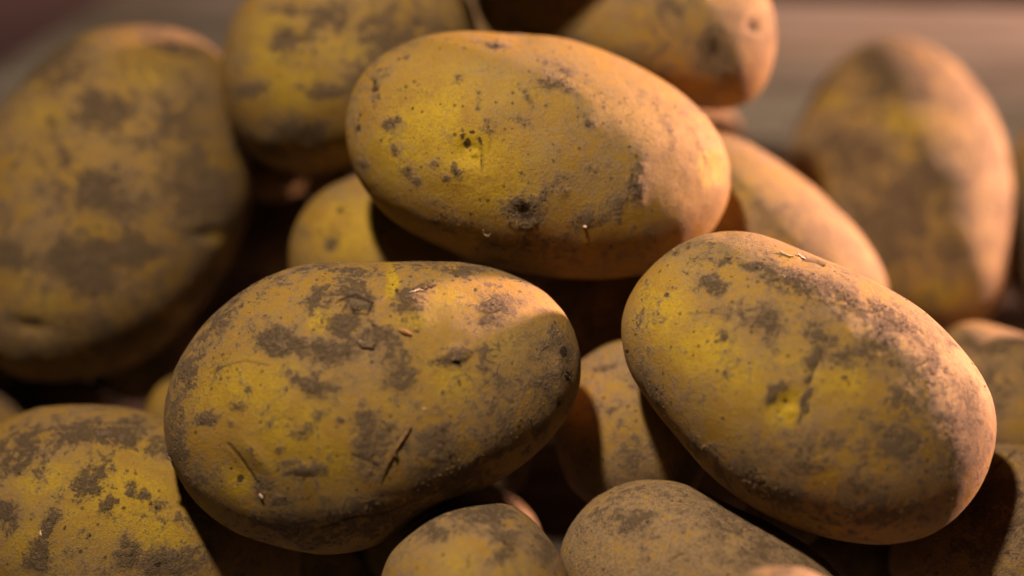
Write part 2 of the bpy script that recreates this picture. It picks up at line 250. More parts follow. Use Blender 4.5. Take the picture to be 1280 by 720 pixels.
# ------------------------------------------------------------------ wear and relief, given in picture points on the side the photograph shows
# patches: (kind, x, y, rx, ry, angle, strength); kinds: mud, yel, scab (dark crust), dust
# relief: (x, y, rx, ry, angle, depth in mm)   lines: (points, width px, depth mm, darkness)
WEAR = {
'A': dict(p=[('yel',540,150,75,75,0,1),('yel',590,195,80,45,10,1),('yel',588,188,30,24,0,1.7),('yel',600,235,90,40,8,.8),('yel',495,180,40,60,0,.8),('yel',888,208,14,20,0,2.2),('scab',891,204,3,5,0,.6),('yel',640,120,60,40,0,.4),
  ('mud',487,151,16,6,-25,1.0),('mud',510,213,12,9,30,1.15),('mud',521,224,9,7,60,1.0),('mud',472,88,16,26,20,.75),('mud',468,130,7,30,5,.8),('mud',445,155,6,22,0,.9),('mud',500,62,40,12,-20,.6),
  ('mud',655,266,25,20,10,1.7),('mud',683,243,10,9,-40,1.2),('mud',705,240,10,9,0,1.0),('mud',700,228,22,10,-20,.65),('mud',575,98,9,6,0,.9),('mud',597,124,4,15,8,.8),('mud',661,126,4,13,-15,1.0),('mud',612,155,7,18,-15,.75),
  ('mud',622,56,26,7,10,.9),('mud',655,150,18,10,30,.6),('mud',740,154,9,8,0,.85),('mud',795,232,13,26,-5,1.15),('mud',803,212,12,16,20,.9),('mud',700,105,42,12,20,.85),('mud',705,88,40,12,25,.55),('mud',740,272,40,14,-20,.8),('mud',775,262,13,26,20,.85),
  ('mud',830,150,20,36,-40,.55),('mud',560,275,45,16,20,.72),('mud',570,212,6,14,-30,.95),('mud',557,222,9,6,0,1.0),('mud',543,203,7,8,0,.8),('mud',490,185,5,7,0,.95),('mud',455,205,8,10,0,.9),('mud',650,310,110,22,3,.62),('mud',790,300,70,30,0,.5),
  ('scab',583,181,5,7,30,1.25),('scab',578,172,3,4,0,1.1),('scab',601,180,3,9,-10,.95),('scab',592,167,8,3,0,.8),('scab',655,268,11,9,0,1.05),('scab',655,256,6,5,0,1.1),('scab',468,112,5,4,0,1.2),('scab',468,104,3,6,0,1.0),('scab',448,158,3,6,0,1.1),('scab',449,143,2,4,0,1.0),('scab',551,130,2,2,0,1.1),('scab',515,135,2,3,0,1.0),
  ('scab',786,184,3,2,0,1.1),('scab',620,57,5,6,0,.8),('scab',570,213,3,10,-30,.7),('scab',512,213,6,5,0,.65),('scab',601,200,2,14,0,.7)],
  r=[(587,190,24,20,0,-1.3),(592,192,7,6,0,.7),(583,182,5,5,0,-.5),(655,266,16,14,0,-1.0),(675,256,14,20,30,.2),(892,212,14,24,0,-.8),(650,46,28,10,0,-.7),(450,155,10,30,0,-.5),(800,240,14,30,0,.3),(703,242,8,8,0,.25),(560,215,40,25,0,.35),(505,100,40,25,0,.3)],
  l=[([(600,186),(604,200),(602,215)],1.6,.25,.5),([(610,160),(613,176),(611,190)],1.4,.2,.3),([(792,214),(790,226),(796,236),(800,250)],1.3,.2,.7)]),
'B': dict(p=[('yel',300,490,85,50,-10,.9),('yel',360,540,75,60,0,.9),('yel',490,350,8,26,0,1.5),('yel',400,400,20,14,-20,1.2),('yel',560,470,55,40,20,.8),('yel',550,375,60,25,0,.7),('yel',420,560,40,60,0,.8),('yel',520,400,40,18,0,.8),('yel',296,600,28,26,50,1.0),('yel',480,500,40,40,0,.5),('yel',620,440,40,40,0,.5),('yel',330,380,40,16,0,.4),
  ('mud',446,376,26,24,0,1.3),('mud',432,405,36,20,-20,1.1),('mud',350,425,46,18,8,1.05),('mud',410,435,46,20,0,1.05),('mud',395,370,26,12,-50,.9),('mud',512,375,22,20,-40,1.2),('mud',528,358,20,6,-15,1.0),('mud',567,446,26,14,-15,1.25),('mud',545,463,8,7,0,.8),('mud',392,482,19,14,0,1.25),('mud',500,470,32,26,0,1.0),('mud',470,420,30,14,0,.9),
  ('mud',297,506,12,8,0,1.1),('mud',262,521,12,9,0,1.2),('mud',287,528,6,6,0,1.0),('mud',310,484,6,5,0,.95),('mud',380,586,22,11,3,1.25),('mud',378,540,15,9,0,1.0),('mud',352,562,7,8,0,.95),('mud',365,524,6,7,0,.8),('mud',423,527,7,6,0,1.05),('mud',455,520,20,18,0,1.0),('mud',460,560,24,40,5,1.05),('mud',318,565,7,8,0,.85),('mud',326,612,13,17,0,1.15),('mud',345,625,14,8,0,.8),
  ('mud',617,384,20,24,20,1.25),('mud',700,440,18,50,-15,.9),('mud',680,480,30,50,20,.75),('mud',640,520,60,50,30,.65),('mud',610,470,40,45,0,.6),('mud',560,600,90,30,-28,.75),('mud',470,650,90,30,-5,.95),('mud',380,665,80,18,10,.8),('mud',330,650,50,12,25,.7),('mud',232,470,20,60,20,.85),('mud',222,540,14,60,0,.95),('mud',245,600,20,20,0,.7),('mud',300,360,70,14,-25,.8),('mud',430,340,60,12,0,.75),('mud',560,335,70,10,4,.8),('mud',270,405,40,16,-45,.75),('mud',550,560,50,50,0,.75),
  ('scab',497,360,3,4,0,1.0),('scab',491,352,2,2,0,.9),('scab',296,598,5,5,0,1.2),('scab',286,587,3,3,0,.9),('scab',704,443,6,8,10,1.1),('scab',711,470,4,9,0,1.0),('scab',595,362,4,3,0,.9),('scab',570,345,5,2,0,.9),('scab',440,371,18,4,0,.75),('scab',446,389,14,4,0,.75),('scab',700,500,5,10,0,.8),('scab',640,455,5,6,0,.6)],
  r=[(300,592,24,42,-38,-1.1),(322,570,12,34,-38,.5),(492,362,16,30,0,-.7),(446,378,24,22,0,.3),(567,446,24,12,0,.35),(512,375,20,16,0,.3),(392,482,16,12,0,.3),(380,586,20,10,0,.3),(700,450,16,40,0,.35),(510,560,60,50,0,.3),(662,396,44,36,40,1.0),(560,600,80,24,-28,.3)],
  l=[([(285,556),(296,570),(308,588),(320,606)],2.0,.35,.65),([(263,467),(272,460),(288,455),(305,452),(322,454),(335,457)],1.3,.14,.5),([(440,568),(458,576),(472,582)],1.5,.2,.6),([(545,550),(556,556),(563,570),(565,580)],1.3,.2,.5),([(420,378),(432,372),(450,374),(466,380),(460,394),(440,392)],1.4,.25,.9),([(540,452),(556,450),(575,455),(590,446)],1.3,.2,.8),([(400,660),(440,645),(480,640),(530,620)],1.4,.2,.6)]),
'C': dict(p=[('yel',830,390,42,60,10,1.0),('yel',880,440,60,45,20,1.0),('yel',985,508,34,24,-30,1.3),('yel',1055,480,44,32,10,1.0),('yel',1000,450,60,30,0,.6),('yel',930,480,60,40,20,.8),('yel',900,520,60,30,40,.5),('yel',1080,530,40,20,0,.5),('yel',870,330,20,12,0,.5),
  ('mud',893,358,17,13,0,1.2),('mud',957,404,22,18,0,1.2),('mud',1013,451,10,9,0,1.1),('mud',1026,442,11,10,-60,1.05),('mud',975,486,18,10,-35,1.3),('mud',966,498,8,12,20,1.2),('mud',1005,506,6,18,28,1.25),('mud',1013,492,4,8,20,1.2),('mud',1011,472,3,7,10,1.1),('mud',1054,471,5,4,0,1.1),('mud',906,417,6,8,0,1.0),('mud',842,361,8,4,0,1.0),('mud',835,369,4,4,0,1.1),
  ('mud',940,330,70,14,12,.75),('mud',1000,355,70,20,18,.95),('mud',1060,375,50,20,30,.95),('mud',1105,420,34,40,0,.85),('mud',1120,400,60,14,35,.95),('mud',1165,470,30,60,-25,.8),('mud',1190,540,40,80,-10,.7),('mud',1040,430,44,22,30,.85),('mud',925,385,34,14,0,.8),('mud',1015,578,34,20,10,1.0),('mud',1000,555,60,20,0,.75),('mud',1110,560,60,40,0,.75),('mud',960,610,70,24,30,.85),('mud',1090,640,100,26,0,.8),('mud',1060,600,60,22,0,.65),('mud',880,560,40,14,45,.75),('mud',820,490,14,36,-30,.7),('mud',860,310,50,10,-15,.7),('mud',1130,500,30,34,0,.9),('mud',800,440,10,40,0,.5),
  ('scab',904,523,3,2,0,1.2),('scab',867,415,2,3,0,.9),('scab',895,440,2,3,0,.8),('scab',846,405,5,1.5,0,.7),('scab',982,502,6,5,0,.75),('scab',974,515,2,2,0,1.0),('scab',836,369,3,3,0,.7),('scab',785,441,3,4,0,1.0)],
  r=[(985,508,30,22,-30,-.9),(988,515,9,8,0,.5),(972,492,18,10,-35,.3),(1013,470,7,40,22,-.3),(1000,345,70,16,18,.3),(1140,440,40,20,40,.35),(1165,520,26,50,0,.35),(1210,500,12,50,0,-.35),(905,292,20,8,0,-.5),(930,600,40,16,35,.3),(1100,600,60,30,0,.3)],
  l=[([(1003,322),(1012,323),(1020,325),(1028,329)],2.2,.6,1.1),([(1028,440),(1018,462),(1012,480),(1004,508)],1.5,.2,.5),([(860,392),(880,390),(900,393),(915,396)],1.0,.15,.5),([(1092,386),(1100,396),(1110,400)],1.0,.12,.4),([(930,596),(950,604),(962,605)],1.2,.12,.35),([(890,560),(905,574)],1.0,.08,.25)]),
'D': dict(p=[('yel',190,90,60,40,0,.9),('yel',60,150,50,40,0,.8),('yel',110,200,60,40,-20,.6),('yel',270,300,16,18,0,1.0),('yel',120,290,24,14,0,1.1),('yel',60,380,60,40,0,.8),('yel',50,105,12,14,0,1.2),('yel',20,340,30,40,0,.8),('yel',40,210,30,20,0,.7),
  ('mud',125,320,70,26,-10,1.15),('mud',110,350,30,26,0,1.1),('mud',120,240,46,30,0,.9),('mud',130,135,40,24,0,.9),('mud',230,150,40,50,0,.75),('mud',250,230,50,60,0,.9),('mud',60,75,50,30,-30,.8),('mud',170,420,90,40,0,.8),('mud',10,320,24,26,0,.9),('mud',270,380,50,50,0,.8),('mud',210,55,50,26,0,.6),
  ('scab',256,291,16,5,5,.9),('scab',38,404,22,6,10,.9),('scab',52,103,6,6,0,.6),('scab',40,422,8,8,0,.6)],
  r=[(258,294,26,12,0,-.8),(38,408,36,14,10,-.9),(52,105,18,16,0,-1.0),(120,180,60,60,0,.3)],l=[]),
'E': dict(p=[('yel',350,60,50,60,0,.9),('yel',370,110,70,40,0,.9),('yel',430,60,60,30,0,.7),('yel',460,20,40,30,0,.5),
  ('mud',362,50,26,16,0,1.2),('mud',310,110,26,10,-10,1.1),('mud',410,110,36,12,0,1.1),('mud',380,165,50,20,0,.8),('mud',420,20,30,26,0,.9),('mud',500,40,60,40,0,.9),('mud',360,12,30,10,0,.8),('mud',460,95,30,16,0,.8),('mud',330,185,50,24,0,.6),('scab',360,52,12,5,0,.6)],
  r=[(385,60,40,30,0,.6),(362,52,20,12,0,-.8)],l=[]),
'F': dict(p=[('yel',780,50,60,30,0,.5),('yel',700,30,80,20,0,.4),('mud',890,65,26,36,-10,1.1),('mud',900,85,16,16,0,1.2),('mud',800,80,60,30,0,.7),('mud',690,50,60,30,0,.7),('scab',896,60,10,20,-10,.7),('scab',943,33,7,9,0,1.0),('mud',820,10,50,30,0,.7)],
  r=[(893,68,18,30,-10,-1.0),(906,88,10,8,0,.6),(942,33,12,12,0,-.9)],l=[]),
'G': dict(p=[('yel',930,240,30,40,40,.7),('mud',960,260,60,16,40,.6),('mud',990,300,60,14,40,.5)],r=[],l=[]),
'H': dict(p=[('yel',1135,150,50,28,10,1.1),('yel',1040,130,26,18,0,1.0),('yel',1175,368,42,26,0,1.2),('yel',1090,200,50,30,0,.5),('mud',1120,90,50,40,40,1.1),('mud',1060,200,50,50,0,.8),('mud',1120,270,60,70,0,1.0),('mud',1170,220,40,50,0,.9),('mud',1185,310,26,40,0,.8),('mud',1150,110,24,16,0,1.0)],
  r=[(1140,125,60,26,20,-.3)],l=[]),
'I': dict(p=[('yel',430,290,60,50,0,1.1),('yel',455,260,20,20,0,.8),('mud',415,300,8,24,25,.8),('scab',424,262,4,6,0,.9),('scab',415,305,4,9,25,.7),('mud',380,290,10,10,0,.7)],r=[(424,262,12,12,0,-.7),(413,305,12,18,20,-.7)],l=[]),
'J': dict(p=[('yel',150,620,90,60,0,1.0),('yel',60,600,60,30,-10,.8),('yel',200,660,60,50,0,.9),('yel',40,680,40,40,0,.7),('yel',170,560,60,14,-5,.7),
  ('mud',135,631,12,16,20,1.25),('mud',63,655,9,22,15,1.3),('mud',48,692,14,24,25,1.2),('mud',110,600,30,20,-40,1.0),('mud',165,612,9,9,-30,1.05),('mud',178,618,12,8,0,1.0),('mud',197,634,14,9,0,.9),('mud',120,540,90,18,-5,1.05),('mud',150,545,30,14,0,1.0),('mud',30,560,60,30,-20,.9),('mud',12,640,16,24,0,1.0),('mud',160,690,14,26,0,1.1),('mud',205,705,30,18,0,1.15),('mud',225,650,20,12,0,.9),('mud',220,560,40,14,10,.9),('mud',250,700,40,30,0,.8),('mud',90,625,12,6,0,.9),
  ('scab',196,634,6,4,0,.8),('scab',112,671,3,3,0,1.0),('scab',82,661,3,3,0,1.0),('scab',147,648,4,2,0,.9),('scab',124,614,3,3,0,.9),('scab',200,706,10,6,0,.8)],
  r=[(63,660,12,26,15,.4),(195,635,20,14,0,-.4),(135,631,10,14,0,.3),(200,620,60,50,30,-.4)],l=[([(160,640),(180,645),(205,650)],1.4,.2,.4)]),
'K': dict(p=[('yel',770,480,20,20,0,.8),('mud',760,515,20,8,0,.8),('mud',750,460,18,8,0,.8),('mud',790,560,30,40,0,.7)],r=[],l=[]),
'L': dict(p=[('yel',570,700,40,40,0,.8),('yel',640,710,30,30,0,.6),('mud',628,682,20,18,0,1.15),('mud',600,640,60,16,0,1.0),('mud',540,660,20,20,0,.8),('mud',680,690,20,26,0,.9),('scab',630,680,8,6,0,.7)],r=[(628,682,16,14,0,.8),(612,690,14,10,0,-.5)],l=[]),
'M': dict(p=[('mud',800,620,80,22,5,.6),('mud',900,650,80,30,20,.65),('mud',960,700,60,40,0,.6),('yel',740,690,30,30,0,.5),('yel',850,700,60,30,0,.35),('mud',780,650,50,30,0,.8),('scab',765,617,4,2,0,.8)],r=[(800,660,60,30,0,.4),(930,690,50,30,0,-.3)],l=[([(835,702),(848,694),(856,692)],1.4,.3,.7)]),
'N': dict(p=[('mud',1235,430,60,20,0,.9),('mud',1250,480,40,40,0,.7),('yel',1240,430,10,10,0,.5)],r=[],l=[]),
'O': dict(p=[('mud',1250,640,60,60,0,.9),('yel',1270,620,30,30,0,.4),('mud',1230,690,50,30,0,.8)],r=[(1262,600,10,26,30,.4)],l=[([(1243,586),(1255,575),(1270,564)],1.6,.4,.8)]),
'Q': dict(p=[],r=[],l=[([(962,716),(975,713),(985,712)],2.5,.4,.9)]),
}
# general look: clean yellow <-> brown dust, how earthy, freckling
LOOK = {  # yel, dust, mud
 'A': (.06,.48,-.10), 'B': (.10,.58,.06), 'C': (.06,.60,.04), 'D': (-.05,.66,.22), 'E': (.05,.58,.12), 'F': (.05,.60,-.05), 'G': (.0,.70,-.1), 'H': (-.05,.66,.15),  # D, E: less yellow and earthier, part real mud, part lamp falloff in the colour
 'I': (-.05,.55,.0), 'J': (.10,.55,.06), 'K': (-.1,.75,-.05), 'L': (.0,.70,.10), 'M': (-.05,.95,-.02), 'N': (.0,.75,.0), 'O': (.0,.75,.0), 'P': (-.3,.9,.5), 'Q': (.0,.8,-.1), 'R': (.3,.4,0)}  # P: extra dark mud colour, standing in for shade at the right edge

def ell_field(X, Y, x, y, rx, ry, deg):
    a = math.radians(deg); dx = X - x; dy = Y - y
    u = (dx * math.cos(a) + dy * math.sin(a)) / rx; v = (-dx * math.sin(a) + dy * math.cos(a)) / ry
    return np.sqrt(u * u + v * v)

def line_dist(X, Y, pts):
    best = np.full(X.shape, 1e9)
    for (x0, y0), (x1, y1) in zip(pts[:-1], pts[1:]):
        L2 = (x1 - x0) ** 2 + (y1 - y0) ** 2
        t = np.clip(((X - x0) * (x1 - x0) + (Y - y0) * (y1 - y0)) / L2, 0, 1)
        best = np.minimum(best, np.hypot(X - x0 - t * (x1 - x0), Y - y0 - t * (y1 - y0)))
    return best

# ------------------------------------------------------------------ materials
class NT:
    def __init__(s, name):
        s.m = bpy.data.materials.new(name); s.m.use_nodes = True; s.t = s.m.node_tree; s.n = s.t.nodes
        s.b = s.n['Principled BSDF']
    def new(s, typ, **kw):
        n = s.n.new(typ)
        for k, v in kw.items(): setattr(n, k, v)
        return n
    def lk(s, a, b): s.t.links.new(a, b)
    def val(s, sock, v):
        if hasattr(v, 'is_output'): s.lk(v, sock)
        else: sock.default_value = v
    def math(s, op, a, b=0.0, c=None, clamp=False):
        n = s.new('ShaderNodeMath', operation=op, use_clamp=clamp); s.val(n.inputs[0], a); s.val(n.inputs[1], b)
        if c is not None: s.val(n.inputs[2], c)
        return n.outputs[0]
    def noise(s, vec, scale, detail=2, rough=.5, lac=2.0, dist=0.0, col=False):
        n = s.new('ShaderNodeTexNoise'); s.lk(vec, n.inputs['Vector']); n.inputs['Scale'].default_value = scale
        n.inputs['Detail'].default_value = detail; n.inputs['Roughness'].default_value = rough; n.inputs['Lacunarity'].default_value = lac; n.inputs['Distortion'].default_value = dist
        return n.outputs['Color' if col else 'Fac']
    def step(s, x, lo, hi, t0=0.0, t1=1.0):
        n = s.new('ShaderNodeMapRange', interpolation_type='SMOOTHSTEP'); s.val(n.inputs[0], x)
        for i, v in ((1, lo), (2, hi), (3, t0), (4, t1)): s.val(n.inputs[i], v)
        return n.outputs[0]
    def mix(s, f, a, b, mode='MIX'):
        n = s.new('ShaderNodeMix', data_type='RGBA', blend_type=mode)
        s.val(n.inputs[0], f)
        for i, v in ((6, a), (7, b)):
            if hasattr(v, 'is_output'): s.lk(v, n.inputs[i])
            else: n.inputs[i].default_value = (*v, 1)
        return n.outputs[2]
    def attr(s, name):
        n = s.new('ShaderNodeAttribute', attribute_name=name); return n.outputs['Fac']

def potato_material(key, yel, dust, mud):
    t = NT('potato_skin'); tc = t.new('ShaderNodeTexCoord'); mp = t.new('ShaderNodeMapping')
    t.lk(tc.outputs['Object'], mp.inputs[0]); k = sum(ord(c) for c in key)
    mp.inputs['Location'].default_value = (k * .37 % 5, k * .73 % 7, k * .11 % 3)
    v = mp.outputs[0]
    am, ay, asc, al = t.attr('mud'), t.attr('yel'), t.attr('scab'), t.attr('cut')
    n60 = t.noise(v, 55, 3, .55); n150 = t.noise(v, 150, 4, .6, dist=.6); n500 = t.noise(v, 520, 4, .62, dist=.3); n1500 = t.noise(v, 1500, 5, .72); grain = t.noise(v, 3300, 3, .75)
    def c0(x, k): return t.math('MULTIPLY', t.math('SUBTRACT', x, .5), k)
    def add(*a):
        v_ = a[0]
        for q in a[1:]: v_ = t.math('ADD', v_, q)
        return v_
    # skin: cleaner yellow to ochre, with a fine net
    y = t.step(add(t.math('MULTIPLY', ay, .75), yel, c0(n60, 1.2), c0(n150, 1.8), c0(n500, .8)), .10, .95)
    skin = t.mix(y, (.315, .182, .026), (.455, .300, .008))
    skin = t.mix(t.step(n1500, .50, .66, 0, .65), skin, (.205, .120, .040))
    skin = t.mix(t.step(grain, .53, .66, 0, .60), skin, (.120, .070, .026))
    skin = t.mix(t.step(grain, .46, .26, 0, .30), skin, (.50, .36, .10))
    # film of dry dust, mottled at every size
    df = t.math('SUBTRACT', add(dust, c0(n60, 1.8), c0(n150, 2.2), c0(n500, 1.9), c0(n1500, .9), t.math('MULTIPLY', am, .35)), t.math('MULTIPLY', y, .45))
    df = t.step(df, .08, 1.15, 0, .92)
    dcol = t.mix(t.step(n1500, .38, .62), (.150, .101, .060), (.315, .212, .135))
    dcol = t.mix(t.step(grain, .54, .68, 0, .55), dcol, (.10, .062, .036))
    skin = t.mix(df, skin, dcol)
    # smeared brown mud, then grainy earth where it is thickest
    film = t.step(add(t.math('MULTIPLY', am, 1.0), t.math('MULTIPLY', mud, 1.0), c0(n150, 2.4), c0(n500, 1.8), c0(n1500, 1.4), c0(grain, .6)), .05, 1.20, 0, .80)
    skin = t.mix(film, skin, t.mix(t.step(n500, .35, .65), (.170, .115, .070), (.25, .170, .108)))
    mf = add(t.math('MULTIPLY', am, .95), mud, c0(n500, 2.6), c0(n150, 2.0), c0(n1500, 1.8), c0(grain, .9))
    m = t.step(mf, .55, 1.45)
    mudc = t.mix(t.step(n1500, .35, .68), (.155, .104, .066), (.27, .185, .125))
    mudc = t.mix(t.step(grain, .50, .70, 0, .7), mudc, (.05, .032, .021))
    mudc = t.mix(t.step(grain, .42, .26, 0, .6), mudc, (.34, .25, .18))
    col = t.mix(t.math('MULTIPLY', m, .55), skin, mudc)
    # little lenticels and pores
    vo = t.new('ShaderNodeTexVoronoi'); t.lk(v, vo.inputs['Vector']); vo.inputs['Scale'].default_value = 520
    sep = t.new('ShaderNodeSeparateColor'); t.lk(vo.outputs['Color'], sep.inputs[0])
    rad = t.step(sep.outputs[0], .55, 1.0, 0.0, .25)
    wob = t.math('ADD', vo.outputs['Distance'], t.math('MULTIPLY', t.math('SUBTRACT', n1500, .5), .45))
    pore = t.math('MULTIPLY', t.math('LESS_THAN', wob, rad), .75)
    col = t.mix(pore, col, (.085, .045, .020))
    # scabs
    sc = t.step(t.math('ADD', asc, t.math('MULTIPLY', t.math('SUBTRACT', n1500, .5), 1.0)), .45, .70)
    col = t.mix(t.math('MULTIPLY', sc, .9), col, (.045, .026, .014))
    cu = t.math('MULTIPLY', al, .9, clamp=True)
    col = t.mix(cu, col, (.035, .018, .009))
    t.lk(col, t.b.inputs['Base Color'])
    t.val(t.b.inputs['Roughness'], t.math('ADD', .56, t.math('MULTIPLY', t.math('MAXIMUM', m, df), .30), clamp=True))
    t.b.inputs['Specular IOR Level'].default_value = .28
        # relief: leathery skin, grainy earth
    h = add(t.math('MULTIPLY', n500, .00022), t.math('MULTIPLY', n1500, .00025), t.math('MULTIPLY', grain, .00015))
    g2 = add(t.math('MULTIPLY', n1500, .00040), t.math('MULTIPLY', grain, .00030), .00008)
    h = t.math('ADD', h, t.math('MULTIPLY', m, g2))
    h = t.math('ADD', h, t.math('MULTIPLY', film, t.math('MULTIPLY', n1500, .00014)))
    # hairline cracks and scuffs in the skin
    wv = t.new('ShaderNodeTexNoise'); t.lk(v, wv.inputs['Vector']); wv.inputs['Scale'].default_value = 230; wv.inputs['Detail'].default_value = 2; wv.inputs['Distortion'].default_value = 1.6
    hair = t.step(t.math('ABSOLUTE', t.math('SUBTRACT', wv.outputs['Fac'], .5)), .0, .012, 1, 0)
    hair = t.math('MULTIPLY', hair, t.step(n150, .52, .62))
    h = t.math('SUBTRACT', h, t.math('MULTIPLY', hair, .00012))
    h = t.math('SUBTRACT', h, t.math('MULTIPLY', pore, .00012))
    h = t.math('SUBTRACT', h, t.math('MULTIPLY', sc, .00016))
    bp = t.new('ShaderNodeBump'); bp.inputs['Strength'].default_value = 1.0; bp.inputs['Distance'].default_value = 1.0
    t.lk(h, bp.inputs['Height']); t.lk(bp.outputs[0], t.b.inputs['Normal'])
    return t.m

def plain_material(name, c1, c2, scale=900, rough=.8, bump=.0002, spec=.3, emission=None):
    t = NT(name); tc = t.new('ShaderNodeTexCoord'); n = t.noise(tc.outputs['Object'], scale, 4, .6)
    t.lk(t.mix(t.step(n, .35, .65), c1, c2), t.b.inputs['Base Color']); t.b.inputs['Roughness'].default_value = rough
    t.b.inputs['Specular IOR Level'].default_value = spec
    bp = t.new('ShaderNodeBump'); bp.inputs['Distance'].default_value = 1.0; t.lk(t.math('MULTIPLY', n, bump), bp.inputs['Height']); t.lk(bp.outputs[0], t.b.inputs['Normal'])
    return t.m

# ------------------------------------------------------------------ the setting: floor and the plank table
def wood_material():
    t = NT('weathered_wood'); tc = t.new('ShaderNodeTexCoord'); mp = t.new('ShaderNodeMapping'); t.lk(tc.outputs['Object'], mp.inputs[0])
    oi = t.new('ShaderNodeObjectInfo'); mp.inputs['Scale'].default_value = (1, 14, 14)
    cv = t.new('ShaderNodeVectorMath', operation='ADD'); t.lk(mp.outputs[0], cv.inputs[0])
    cx = t.new('ShaderNodeCombineXYZ'); t.lk(t.math('MULTIPLY', oi.outputs['Random'], 37.0), cx.inputs[0]); t.lk(cx.outputs[0], cv.inputs[1])
    v = cv.outputs[0]
    n1 = t.noise(v, 5, 5, .6, dist=1.0); n2 = t.noise(v, 26, 4, .6); n3 = t.noise(tc.outputs['Object'], 14, 3)
    c = t.mix(t.step(n1, .3, .7), (.17, .15, .135), (.38, .335, .30)); c = t.mix(t.step(n2, .50, .66, 0, .75), c, (.09, .07, .06))
    c = t.mix(t.step(n3, .55, .75, 0, .5), c, (.25, .17, .10))
    c = t.mix(t.math('MULTIPLY', oi.outputs['Random'], .35), c, (.20, .13, .11))
    t.lk(c, t.b.inputs['Base Color']); t.b.inputs['Roughness'].default_value = .75; t.b.inputs['Specular IOR Level'].default_value = .3
    bp = t.new('ShaderNodeBump'); bp.inputs['Distance'].default_value = 1; t.lk(t.math('MULTIPLY', t.math('ADD', n1, n2), .0008), bp.inputs['Height']); t.lk(bp.outputs[0], t.b.inputs['Normal'])
    return t.m
floor = mesh_obj('floor', [(-6, -4, -.74), (6, -4, -.74), (6, 8, -.74), (-6, 8, -.74)], [(0, 1, 2, 3)], plain_material('dark_floor', (.085, .052, .045), (.12, .075, .062), 6, .9, .001), smooth=False)
set_props(floor, kind='structure')

TL = on_table(150, -25); TR = on_table(1290, 0); TLe = on_table(-12, 85)   # far left corner, far right edge, left edge
ex = (TR - TL) / np.linalg.norm(TR - TL); ey = np.array([ex[1], -ex[0], 0.0])   # along the planks, towards the camera
skew = ((TLe - TL) @ ex) / ((TLe - TL) @ ey)
table = bpy.data.objects.new('wooden_table', None); COL.objects.link(table)
table.location = TL
table.rotation_euler = (0, 0, math.atan2(ex[1], ex[0]))
set_props(table, 'weathered brown plank table under the whole heap of potatoes', 'table')
WOOD = wood_material()
def plank(y0, y1, x0, L, z1=-.0005, th=.025):
    """a bevelled board, in table axes (x along, -y towards the camera)"""
    b = .0025; xs0 = x0 + skew * y0; xs1 = x0 + skew * y1
    def ring(z, i): return [(xs0 + i, -y0 - i, z), (x0 + L - i, -y0 - i, z), (x0 + L - i, -y1 + i, z), (xs1 + i, -y1 + i, z)]
    V = ring(z1 - th, 0) + ring(z1 - b, 0) + ring(z1, b)
    F = [(3, 2, 1, 0), (8, 9, 10, 11)]
    for r in (0, 4):
        for i in range(4): F.append((r + i, r + (i + 1) % 4, r + 4 + (i + 1) % 4, r + 4 + i))
    return np.array(V), [tuple(reversed(f)) for f in F]
y = 0.0; rr = random.Random(3)
for i in range(9):
    wdt = .088 + rr.uniform(-.006, .010)
    V, F = plank(y, y + wdt, rr.uniform(-.003, .003), .95, z1=-.0006 - rr.uniform(0, .0008))
    mesh_obj('plank', V, F, WOOD, table, smooth=False)
    y += wdt + .004
def box_obj(name, x0, x1, y0, y1, z0, z1, parent):
    V = [(x, yy, z) for z in (z0, z1) for x, yy in ((x0, y0), (x1, y0), (x1, y1), (x0, y1))]
    return mesh_obj(name, V, [(3, 2, 1, 0), (4, 5, 6, 7), (0, 1, 5, 4), (1, 2, 6, 5), (2, 3, 7, 6), (3, 0, 4, 7)], WOOD, parent, smooth=False)
for xa in (.14, .80):
    box_obj('batten', xa, xa + .05, -y + .03, -.03, -.052, -.027, table)
for xa in (.14, .80):
    for ya in (-.09, -y + .04):
        box_obj('leg', xa + .003, xa + .047, ya, ya + .044, -.74, -.053, table)

# ------------------------------------------------------------------ build the potatoes
LABEL = {
 'A': 'large clean yellow potato on top of the front heap with a round earthy scab',
 'B': 'large potato with a thin dry stalk stuck on its front and a dark crack-rimmed eye',
 'C': 'big egg-shaped potato, dusty pinkish along its upper side, with a torn skin flake',
 'D': 'big blurred mottled potato standing alone beside the dark table corner',
 'E': 'blurred yellow-brown potato cut by the top edge, touching the big mottled one',
 'F': 'blurred orange-lit potato behind the topmost one, with a dark eye in its rounded end',
 'G': 'smooth pink-lit potato wedged behind the egg-shaped one and the topmost one',
 'H': 'upright blurred greyish potato with an orange-lit edge, resting on the table boards',
 'I': 'small yellow potato half in shadow under the blunt end of the topmost one',
 'J': 'speckled brown-yellow potato at the bottom corner, below the big blurred mottled one',
 'K': 'potato lying deep between the two large front ones, one lit strip on it',
 'L': 'small blunt-ended potato at the bottom edge with a raised grey lump of earth',
 'M': 'dull brown evenly dusty potato at the bottom edge under the egg-shaped one',
 'N': 'brown potato peeking out past the egg-shaped one, below the upright blurred one',
 'O': 'dusty brown potato in the bottom corner with a short crease, shadowed by the egg-shaped one',
 'P': 'dark blurred potato cut by the side edge, beyond the upright one',
 'Q': 'pink-lit tip of a potato just showing at the bottom edge, before the dull brown one',
 'R': 'potato sliver showing in the dark gap beside the one with the stalk',
}
for _k in FILL: LABEL[_k] = 'shaded potato filling the heap or added in and around it to block light'
bvh = {}
POT = {}
